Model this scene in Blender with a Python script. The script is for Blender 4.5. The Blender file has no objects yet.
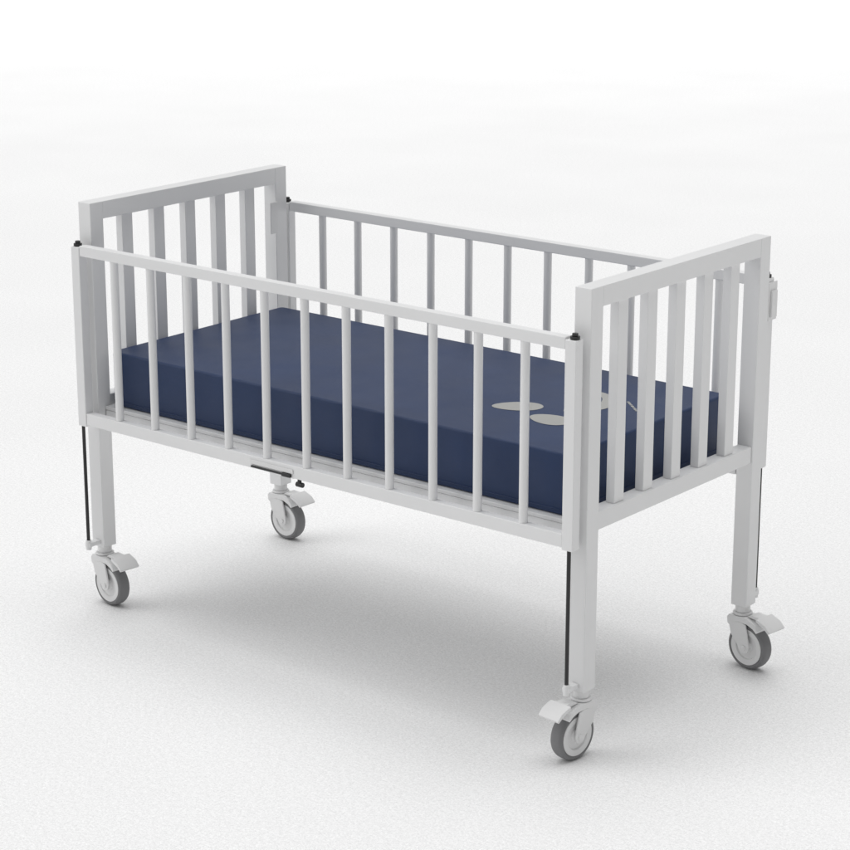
import bpy, bmesh, math
from mathutils import Vector, Matrix
sc=bpy.context.scene
col=sc.collection
sc.view_settings.view_transform='Standard'
# ---------------------------------------------------------------- dimensions (m)
L2=0.703; W2=0.3236; H=0.956; S=0.039; HB=0.142
ZT=0.865; ZB=0.447; RX=0.694
# ---------------------------------------------------------------- materials
def mat(name,base,rough,metal=0.0,var=0.0,vscale=6.0,bump=0.0,bscale=200.0,spec=.5,dist=.002,wave=0.0):
    m=bpy.data.materials.new(name);m.use_nodes=True
    nt=m.node_tree;b=nt.nodes["Principled BSDF"]
    b.inputs["Base Color"].default_value=(*base,1);b.inputs["Roughness"].default_value=rough
    b.inputs["Metallic"].default_value=metal
    b.inputs["Specular IOR Level"].default_value=spec
    tc=nt.nodes.new("ShaderNodeTexCoord")
    if var>0:
        n=nt.nodes.new("ShaderNodeTexNoise");n.inputs["Scale"].default_value=vscale;n.inputs["Detail"].default_value=5
        nt.links.new(tc.outputs["Object"],n.inputs["Vector"])
        r=nt.nodes.new("ShaderNodeValToRGB")
        r.color_ramp.elements[0].position=.3;r.color_ramp.elements[1].position=.7
        r.color_ramp.elements[0].color=(*[c*(1-var) for c in base],1)
        r.color_ramp.elements[1].color=(*[min(1,c*(1+var)) for c in base],1)
        nt.links.new(n.outputs["Fac"],r.inputs["Fac"]);nt.links.new(r.outputs["Color"],b.inputs["Base Color"])
        mr=nt.nodes.new("ShaderNodeMapRange");mr.inputs["To Min"].default_value=max(0,rough-.07);mr.inputs["To Max"].default_value=rough+.07
        nt.links.new(n.outputs["Fac"],mr.inputs["Value"]);nt.links.new(mr.outputs["Result"],b.inputs["Roughness"])
    if bump>0:
        n2=nt.nodes.new("ShaderNodeTexNoise");n2.inputs["Scale"].default_value=bscale;n2.inputs["Detail"].default_value=3
        nt.links.new(tc.outputs["Object"],n2.inputs["Vector"])
        bp=nt.nodes.new("ShaderNodeBump");bp.inputs["Strength"].default_value=bump;bp.inputs["Distance"].default_value=dist
        nt.links.new(n2.outputs["Fac"],bp.inputs["Height"]);nt.links.new(bp.outputs["Normal"],b.inputs["Normal"])
        if wave>0:
            n3=nt.nodes.new("ShaderNodeTexNoise");n3.inputs["Scale"].default_value=5;n3.inputs["Detail"].default_value=1
            nt.links.new(tc.outputs["Object"],n3.inputs["Vector"])
            b3=nt.nodes.new("ShaderNodeBump");b3.inputs["Strength"].default_value=1;b3.inputs["Distance"].default_value=wave
            nt.links.new(n3.outputs["Fac"],b3.inputs["Height"]);nt.links.new(b3.outputs["Normal"],bp.inputs["Normal"])
    return m
WHITE=mat("white_powder_coat",(.80,.802,.805),.34,var=.015,bump=.05,bscale=350)
PLW=mat("white_plastic",(.78,.78,.78),.42,var=.02)
GREY=mat("grey_rubber",(.20,.20,.205),.6,var=.06,vscale=30)
BLACK=mat("black_steel",(.012,.012,.013),.35,var=.05)
NAVY=mat("navy_vinyl",(.0175,.037,.100),.45,var=.10,vscale=6,bump=.22,bscale=700,spec=.36,wave=.02)
PRINT=mat("grey_print",(.36,.36,.345),.6,var=.03,bump=.2,bscale=700)
PLAT=mat("platform_paint",(.78,.782,.785),.45,var=.02)
FLOOR=mat("studio_floor",(.86,.86,.86),.75,spec=.2)
nt=FLOOR.node_tree;b=nt.nodes["Principled BSDF"];tc=nt.nodes.new("ShaderNodeTexCoord")
def noise(scale,det,lo,hi):
    n=nt.nodes.new("ShaderNodeTexNoise");n.inputs["Scale"].default_value=scale;n.inputs["Detail"].default_value=det
    mr=nt.nodes.new("ShaderNodeMapRange");mr.inputs["From Min"].default_value=.3;mr.inputs["From Max"].default_value=.7
    mr.inputs["To Min"].default_value=lo;mr.inputs["To Max"].default_value=hi
    nt.links.new(tc.outputs["Object"],n.inputs["Vector"]);nt.links.new(n.outputs["Fac"],mr.inputs["Value"]);return mr.outputs["Result"]
def mul(a,b_):
    m=nt.nodes.new("ShaderNodeMath");m.operation='MULTIPLY';nt.links.new(a,m.inputs[0]);nt.links.new(b_,m.inputs[1]);return m.outputs[0]
v=mul(mul(mul(noise(420,2,.78,.96),noise(190,3,.91,1.09)),noise(80,2,.97,1.03)),noise(1.3,3,.985,1.015))
nt.links.new(v,b.inputs["Base Color"])
# ---------------------------------------------------------------- helpers
def box(bm,x0,x1,y0,y1,z0,z1):
    m=Matrix.Translation(((x0+x1)/2,(y0+y1)/2,(z0+z1)/2))@Matrix.Diagonal((abs(x1-x0),abs(y1-y0),abs(z1-z0),1))
    bmesh.ops.create_cube(bm,size=1,matrix=m)
def cyl(bm,p,q,r,seg=20,r2=None):
    p=Vector(p);q=Vector(q);d=q-p
    m=Matrix.Translation((p+q)/2)@d.to_track_quat('Z','Y').to_matrix().to_4x4()
    bmesh.ops.create_cone(bm,cap_ends=True,segments=seg,radius1=r,radius2=r if r2 is None else r2,depth=d.length,matrix=m)
def finish(bm,name,m,parent=None,bevel=0.0,seg=2,smooth=True,loc=None):
    bmesh.ops.recalc_face_normals(bm,faces=bm.faces[:])
    me=bpy.data.meshes.new(name);bm.to_mesh(me);bm.free()
    me.materials.append(m)
    o=bpy.data.objects.new(name,me);col.objects.link(o)
    if smooth:
        for f in me.polygons:f.use_smooth=True
    if bevel>0:
        md=o.modifiers.new("bevel",'BEVEL');md.width=bevel;md.segments=seg;md.limit_method='ANGLE';md.angle_limit=math.radians(40);md.harden_normals=True
    elif smooth:
        me.set_sharp_from_angle(angle=math.radians(40))
    if parent:o.parent=parent
    if loc:o.location=loc
    return o
def lathe(bm,prof,seg=48):
    rings=[]
    for r_,y_ in prof:
        rings.append([bm.verts.new((r_*math.cos(2*math.pi*i/seg),y_,r_*math.sin(2*math.pi*i/seg))) for i in range(seg)])
    k=len(prof)
    for j in range(k-1):
        for i in range(seg):
            bm.faces.new((rings[j][i],rings[j][(i+1)%seg],rings[j+1][(i+1)%seg],rings[j+1][i]))
    return rings
def extrude_poly(bm,pts,y0,y1):
    a=[bm.verts.new((x,y0,z)) for x,z in pts];c=[bm.verts.new((x,y1,z)) for x,z in pts]
    bm.faces.new(a);bm.faces.new(c[::-1])
    for i in range(len(pts)):
        j=(i+1)%len(pts);bm.faces.new((a[i],c[i],c[j],a[j]))
# ---------------------------------------------------------------- crib root
crib=bpy.data.objects.new("hospital_crib",None);col.objects.link(crib)
crib.empty_display_size=.1
crib["label"]="white metal hospital crib with barred sides on four swivel casters"
crib["category"]="hospital bed"
def make_leg(sx,sy):
    bm=bmesh.new();cx=sx*(L2-S/2);cy=sy*(W2-S/2)
    box(bm,cx-S/2,cx+S/2,cy-S/2,cy+S/2,HB,H)
    return finish(bm,"leg",WHITE,crib,.0018)
for sx in(-1,1):
    for sy in(-1,1):make_leg(sx,sy)
# end panels
for sx in(-1,1):
    bm=bmesh.new()
    cx=sx*(L2-S/2)
    box(bm,cx-S/2+.0002,cx+S/2-.0002,-W2+S-.0004,W2-S+.0004,H-.0398,H-.0002)
    box(bm,cx-.0165,cx+.0165,-W2+S+.0003,W2-S-.0003,.470,.506)
    n=5;c0=-(W2-S/2);gap=2*(W2-S/2)/(n+1)
    for i in range(1,n+1):
        y=c0+gap*i
        box(bm,cx-.010,cx+.010,y-.0165,y+.0165,.506,H-.04)
    finish(bm,"end_panel",WHITE,crib,.0012)
# side rails
def make_rail(sy):
    bm=bmesh.new()
    yo=sy*(W2+.0355);yi=sy*(W2+.0115);y0,y1=min(yo,yi),max(yo,yi);yc=(y0+y1)/2
    ew=.026
    for sx in(-1,1):
        x0,x1=sorted((sx*RX,sx*(RX-ew)))
        box(bm,x0,x1,y0,y1,ZB-.004,ZT-.004)
    box(bm,-RX+ew,RX-ew,y0+.0015,y1-.0015,ZT-.024,ZT)
    box(bm,-RX+ew,RX-ew,y0+.0015,y1-.0015,ZB,ZB+.028)
    n=11;a=-(RX-ew/2);g=2*(RX-ew/2)/(n+1)
    o=finish(bm,"side_rail",WHITE,crib,.002)
    bm=bmesh.new()
    for i in range(1,n+1):
        x=a+g*i
        cyl(bm,(x,yc,ZB+.027),(x,yc,ZT-.023),.0092,20)
    me=bpy.data.meshes.new("tmp")
    bmesh.ops.recalc_face_normals(bm,faces=bm.faces[:])
    for f in bm.faces:f.smooth=True
    bm2=bmesh.new();bm2.from_mesh(o.data);bm.to_mesh(me);bm2.from_mesh(me);bm.free();bm2.to_mesh(o.data);bm2.free();bpy.data.meshes.remove(me)
    o["label"]="white barred drop rail"
    return o,yc
for sy in(-1,1):
    rail,yc=make_rail(sy)
    for sx in(-1,1):
        x=sx*(RX-.011);yr=sy*(W2+.0305)
        bm=bmesh.new();cyl(bm,(x,yr,HB+.008),(x,yr,ZB-.0045),.0040,14)
        finish(bm,"guide_rod",BLACK,crib)
        bm=bmesh.new();cyl(bm,(x,yc,ZT-.0038),(x,yc,ZT+.0025),.0095,20);cyl(bm,(x,yc,ZT+.0025),(x,yc,ZT+.008),.006,16)
        finish(bm,"rod_cap",BLACK,crib,.001)
        bm=bmesh.new()
        ya,yb=sorted((sy*(W2+.0004),yr+sy*.004))
        box(bm,x-.008,x+.008,ya,yb,HB+.008,HB+.018)
        cyl(bm,(x,yr,HB+.001),(x,yr,HB+.024),.0068,16)
        finish(bm,"rod_bracket",WHITE,crib,.001)
# latch plates
bm=bmesh.new()
y0=W2+.009;box(bm,RX+.0008,RX+.004,y0,y0+.034,ZT-.095,ZT-.012)
box(bm,RX+.004,RX+.009,y0+.006,y0+.028,ZT-.088,ZT-.03)
finish(bm,"latch_plate",PLW,crib,.0015)
bm=bmesh.new()
x=-L2+S
box(bm,x+.0005,x+.004,W2-.062,W2-.036,ZT-.070,ZT+.008)
finish(bm,"latch_plate",PLW,crib,.0015)
# platform (mattress base)
bm=bmesh.new()
PX=L2-S-.002;PY=W2-.020
box(bm,-PX,PX,-PY,PY,.474,.4825)
for sy in(-1,1):
    y0,y1=sorted((sy*(PY),sy*(PY-.018)));box(bm,-PX+.001,PX-.001,y0+.0006,y1-.0006,.436,.4737)
for x in(-.42,0,.42):box(bm,x-.015,x+.015,-PY+.0186,PY-.0186,.440,.4735)
finish(bm,"mattress_platform",PLAT,crib,.0018)
# rail latch: slim dark pull strip on the lower front bar, with a small knob under it
yf=-(W2+.0355)
bm=bmesh.new()
box(bm,-.150,-.035,yf-.0030,yf+.0010,ZB+.0035,ZB+.0075)
box(bm,-.060,-.035,yf-.0040,yf+.0008,ZB+.0015,ZB+.0095)
finish(bm,"rail_latch",BLACK,crib,.0008)
bm=bmesh.new()
box(bm,-.155,-.030,yf-.0008,yf+.0012,ZB+.0105,ZB+.0200)
finish(bm,"latch_cover",PLW,crib,.0006)
bm=bmesh.new()
cyl(bm,(-.022,yf+.012,ZB-.012),(-.022,yf+.012,ZB+.001),.0045,12)
cyl(bm,(-.030,yf+.012,ZB-.014),(-.012,yf+.012,ZB-.014),.0055,14)
finish(bm,"release_knob",BLACK,crib,.0008)
# ---------------------------------------------------------------- casters
R=.0515
def make_caster_meshes():
    out={}
    bm=bmesh.new()
    cyl(bm,(0,0,HB-.0165),(0,0,HB-.0004),.0165,28)
    cyl(bm,(0,0,HB-.022),(0,0,HB-.0165),.0215,28)
    wx=.024
    crown=[(-.024,.098),(-.026,.112),(-.020,.119),(.030,.1195),(.050,.112),(.060,.098),(.056,.092),(.046,.100),(.030,.106),(.005,.107),(-.014,.100),(-.019,.094)]
    extrude_poly(bm,crown,-.0225,.0225)
    arm=[(-.0215,.104),(.012,.108),(.026,.104),(wx+.012,.060),(wx+.013,R),(wx+.009,R-.011),(wx,R-.0145),(wx-.010,R-.011),(wx-.016,R-.001),(-.014,.075)]
    for s in(-1,1):
        a,b_=sorted((s*.0175,s*.0222));extrude_poly(bm,arm,a,b_)
    cyl(bm,(wx,-.0255,R),(wx,.0255,R),.006,16)
    o=finish(bm,"caster",PLW,None,.0018);out["body"]=o
    bm=bmesh.new()
    prof=[(R-.013,-.0125),(R-.006,-.0150),(R-.002,-.0125),(R-.0004,-.008),(R,-.003),(R,.003),(R-.0004,.008),(R-.002,.0125),(R-.006,.0150),(R-.013,.0125)]
    lathe(bm,prof+[prof[0]],56)
    o=finish(bm,"tyre",GREY,out["body"],0);o.location=(wx,0,R);out["tyre"]=o
    bm=bmesh.new()
    h=[(.0005,-.0165),(.010,-.0165),(.0125,-.0145),(.014,-.0105),(.027,-.0105),(.029,-.0138),(R-.0105,-.0148),(R-.0102,-.010),(R-.0122,-.008),(R-.0122,.008),(R-.0102,.010),(R-.0105,.0148),(.029,.0138),(.027,.0105),(.014,.0105),(.0125,.0145),(.010,.0165),(.0005,.0165)]
    lathe(bm,h,56)
    o=finish(bm,"rim",PLW,out["body"],0);o.location=(wx,0,R);out["rim"]=o
    bm=bmesh.new()
    ped=[(.022,.121),(.034,.128),(.060,.127),(.082,.117),(.092,.106),(.088,.103),(.078,.111),(.058,.1195),(.036,.1205)]
    extrude_poly(bm,ped,-.0145,.0145)
    tip=[(.058,.1285),(.084,.1185),(.096,.106),(.092,.1015),(.080,.1115),(.057,.1215)]
    extrude_poly(bm,tip,-.027,.027)
    o=finish(bm,"brake_pedal",PLW,out["body"],.0018);out["ped"]=o
    return out
cm=make_caster_meshes()
spots=[(-1,-1,-6),(1,-1,-97),(1,1,-8),(-1,1,-2)]
first=True
for sx,sy,ang in spots:
    if first:
        body=cm["body"];first=False
    else:
        body=cm["body"].copy();col.objects.link(body)
        for k in("tyre","rim","ped"):
            q=cm[k].copy();col.objects.link(q);q.parent=body
    body.parent=crib
    body.location=(sx*(L2-S/2),sy*(W2-S/2),0);body.rotation_euler=(0,0,math.radians(ang))
# ---------------------------------------------------------------- mattress
mx0,mx1,my0,my1,mz0,mz1=-.654,.634,-.288,.288,.4832,.611
bm=bmesh.new()
box(bm,mx0,mx1,my0,my1,mz0,mz1)
bmesh.ops.recalc_face_normals(bm,faces=bm.faces[:])
bmesh.ops.bevel(bm,geom=[e for e in bm.edges if abs(e.verts[0].co.z-e.verts[1].co.z)>.01],offset=.014,segments=5,affect='EDGES',profile=.5)
eds=[e for e in bm.edges if abs(e.verts[0].co.z-e.verts[1].co.z)<1e-5]
bmesh.ops.bevel(bm,geom=eds,offset=.006,segments=4,affect='EDGES',profile=.5)
mattress=finish(bm,"mattress",NAVY,None,0)
mattress["label"]="navy blue vinyl mattress with grey printed motif inside white crib"
mattress["category"]="mattress"
def seam(z,name,m,rad):
    bm=bmesh.new();pts=[];rr=.014
    for cx,cy,a0 in((mx1-rr,my1-rr,0),(mx0+rr,my1-rr,90),(mx0+rr,my0+rr,180),(mx1-rr,my0+rr,270)):
        for k in range(7):
            a=math.radians(a0+15*k);pts.append(Vector((cx+math.cos(a)*(rr+.0004),cy+math.sin(a)*(rr+.0004),z)))
    n=len(pts);rings=[]
    for i in range(n):
        t=(pts[(i+1)%n]-pts[i-1]).normalized();nn=Vector((t.y,-t.x,0))
        rings.append([bm.verts.new(pts[i]+nn*math.cos(2*math.pi*k/8)*rad+Vector((0,0,1))*math.sin(2*math.pi*k/8)*rad) for k in range(8)])
    for i in range(n):
        for k in range(8):
            bm.faces.new((rings[i][k],rings[i][(k+1)%8],rings[(i+1)%n][(k+1)%8],rings[(i+1)%n][k]))
    return finish(bm,name,m,mattress,0)
seam(mz0+.012,"welt_seam",NAVY,.0012)
# printed motif: flat shapes laid on the top
zt=mz1+.0006
def blob(bm,cx,cy,a,b_,ang,seg=36):
    vs=[]
    for i in range(seg):
        t=2*math.pi*i/seg;x=a*math.cos(t);y=b_*math.sin(t)*(1+.15*math.cos(t));c,s=math.cos(ang),math.sin(ang)
        vs.append(bm.verts.new((cx+x*c-y*s,cy+x*s+y*c,zt)))
    bm.faces.new(vs)
def stroke(bm,pts,w):
    pts=[Vector((x,y)) for x,y in pts];n=len(pts);l=[];r_=[]
    for i,p in enumerate(pts):
        t=(pts[min(i+1,n-1)]-pts[max(i-1,0)]).normalized();nn=Vector((-t.y,t.x))
        ww=w*(.35+.65*math.sin(math.pi*(i+.5)/n))
        q=p+nn*ww;l.append(bm.verts.new((q.x,q.y,zt)));q=p-nn*ww;r_.append(bm.verts.new((q.x,q.y,zt)))
    for i in range(n-1):bm.faces.new((l[i],l[i+1],r_[i+1],r_[i]))
bm=bmesh.new();blob(bm,.347,-.074,.054,.033,.62);finish(bm,"printed_motif",PRINT,mattress,0,smooth=False)
bm=bmesh.new();blob(bm,.458,-.112,.048,.034,-.05);finish(bm,"printed_motif",PRINT,mattress,0,smooth=False)
bm=bmesh.new()
stroke(bm,[(.400+.085*math.cos(math.radians(a)),.036+.085*math.sin(math.radians(a))) for a in range(-62,91,7)],.0165)
finish(bm,"printed_motif",PRINT,mattress,0,smooth=False)
bm=bmesh.new()
for i in range(7):
    blob(bm,.508+.0085*i,.098-.0075*i,.0035,.0058 if i%2 else .004,.7,10)
finish(bm,"printed_lettering",PRINT,mattress,0,smooth=False)
# ---------------------------------------------------------------- floor
bm=bmesh.new();bmesh.ops.create_grid(bm,x_segments=8,y_segments=8,size=80)
fl=finish(bm,"floor",FLOOR,None,0,smooth=False);fl["kind"]="structure"
# ---------------------------------------------------------------- light
w=bpy.data.worlds.new("World");sc.world=w;w.use_nodes=True
bg=w.node_tree.nodes["Background"];bg.inputs[0].default_value=(1,1,1,1);bg.inputs[1].default_value=.315
def sun(name,e,ang,d):
    sd=bpy.data.lights.new(name,'SUN');sd.energy=e;sd.angle=math.radians(ang)
    so=bpy.data.objects.new(name,sd);col.objects.link(so)
    so.rotation_euler=Vector(d).to_track_quat('Z','Y').to_euler();so.location=(d[0]*4,d[1]*4,d[2]*4)
sun("overhead_softbox",1.85,62,(-.10,.14,1))
sun("side_fill",.74,42,(-.85,-.70,.75))  # added fill from the front left, brightens the crib's front faces
# added unseen fill: lights the floor far behind the crib towards pure white
ad=bpy.data.lights.new("far_floor_fill",'AREA');ad.shape='RECTANGLE';ad.size=14;ad.size_y=9;ad.energy=240
ao=bpy.data.objects.new("far_floor_fill",ad);col.objects.link(ao);ao.location=(-9.8,12.3,6.5);ao.rotation_euler=(0,0,math.radians(38))
# ---------------------------------------------------------------- camera
cd=bpy.data.cameras.new("camera");co=bpy.data.objects.new("camera",cd);col.objects.link(co)
yaw,pt=2.25392,.28308
F=Vector((math.cos(pt)*math.cos(yaw),math.cos(pt)*math.sin(yaw),-math.sin(pt)))
co.location=(3.05163,-3.70337,1.88603)
co.rotation_euler=F.to_track_quat('-Z','Y').to_euler()
cd.sensor_width=36;cd.lens=2252.6/850*36;cd.clip_end=500
sc.camera=co
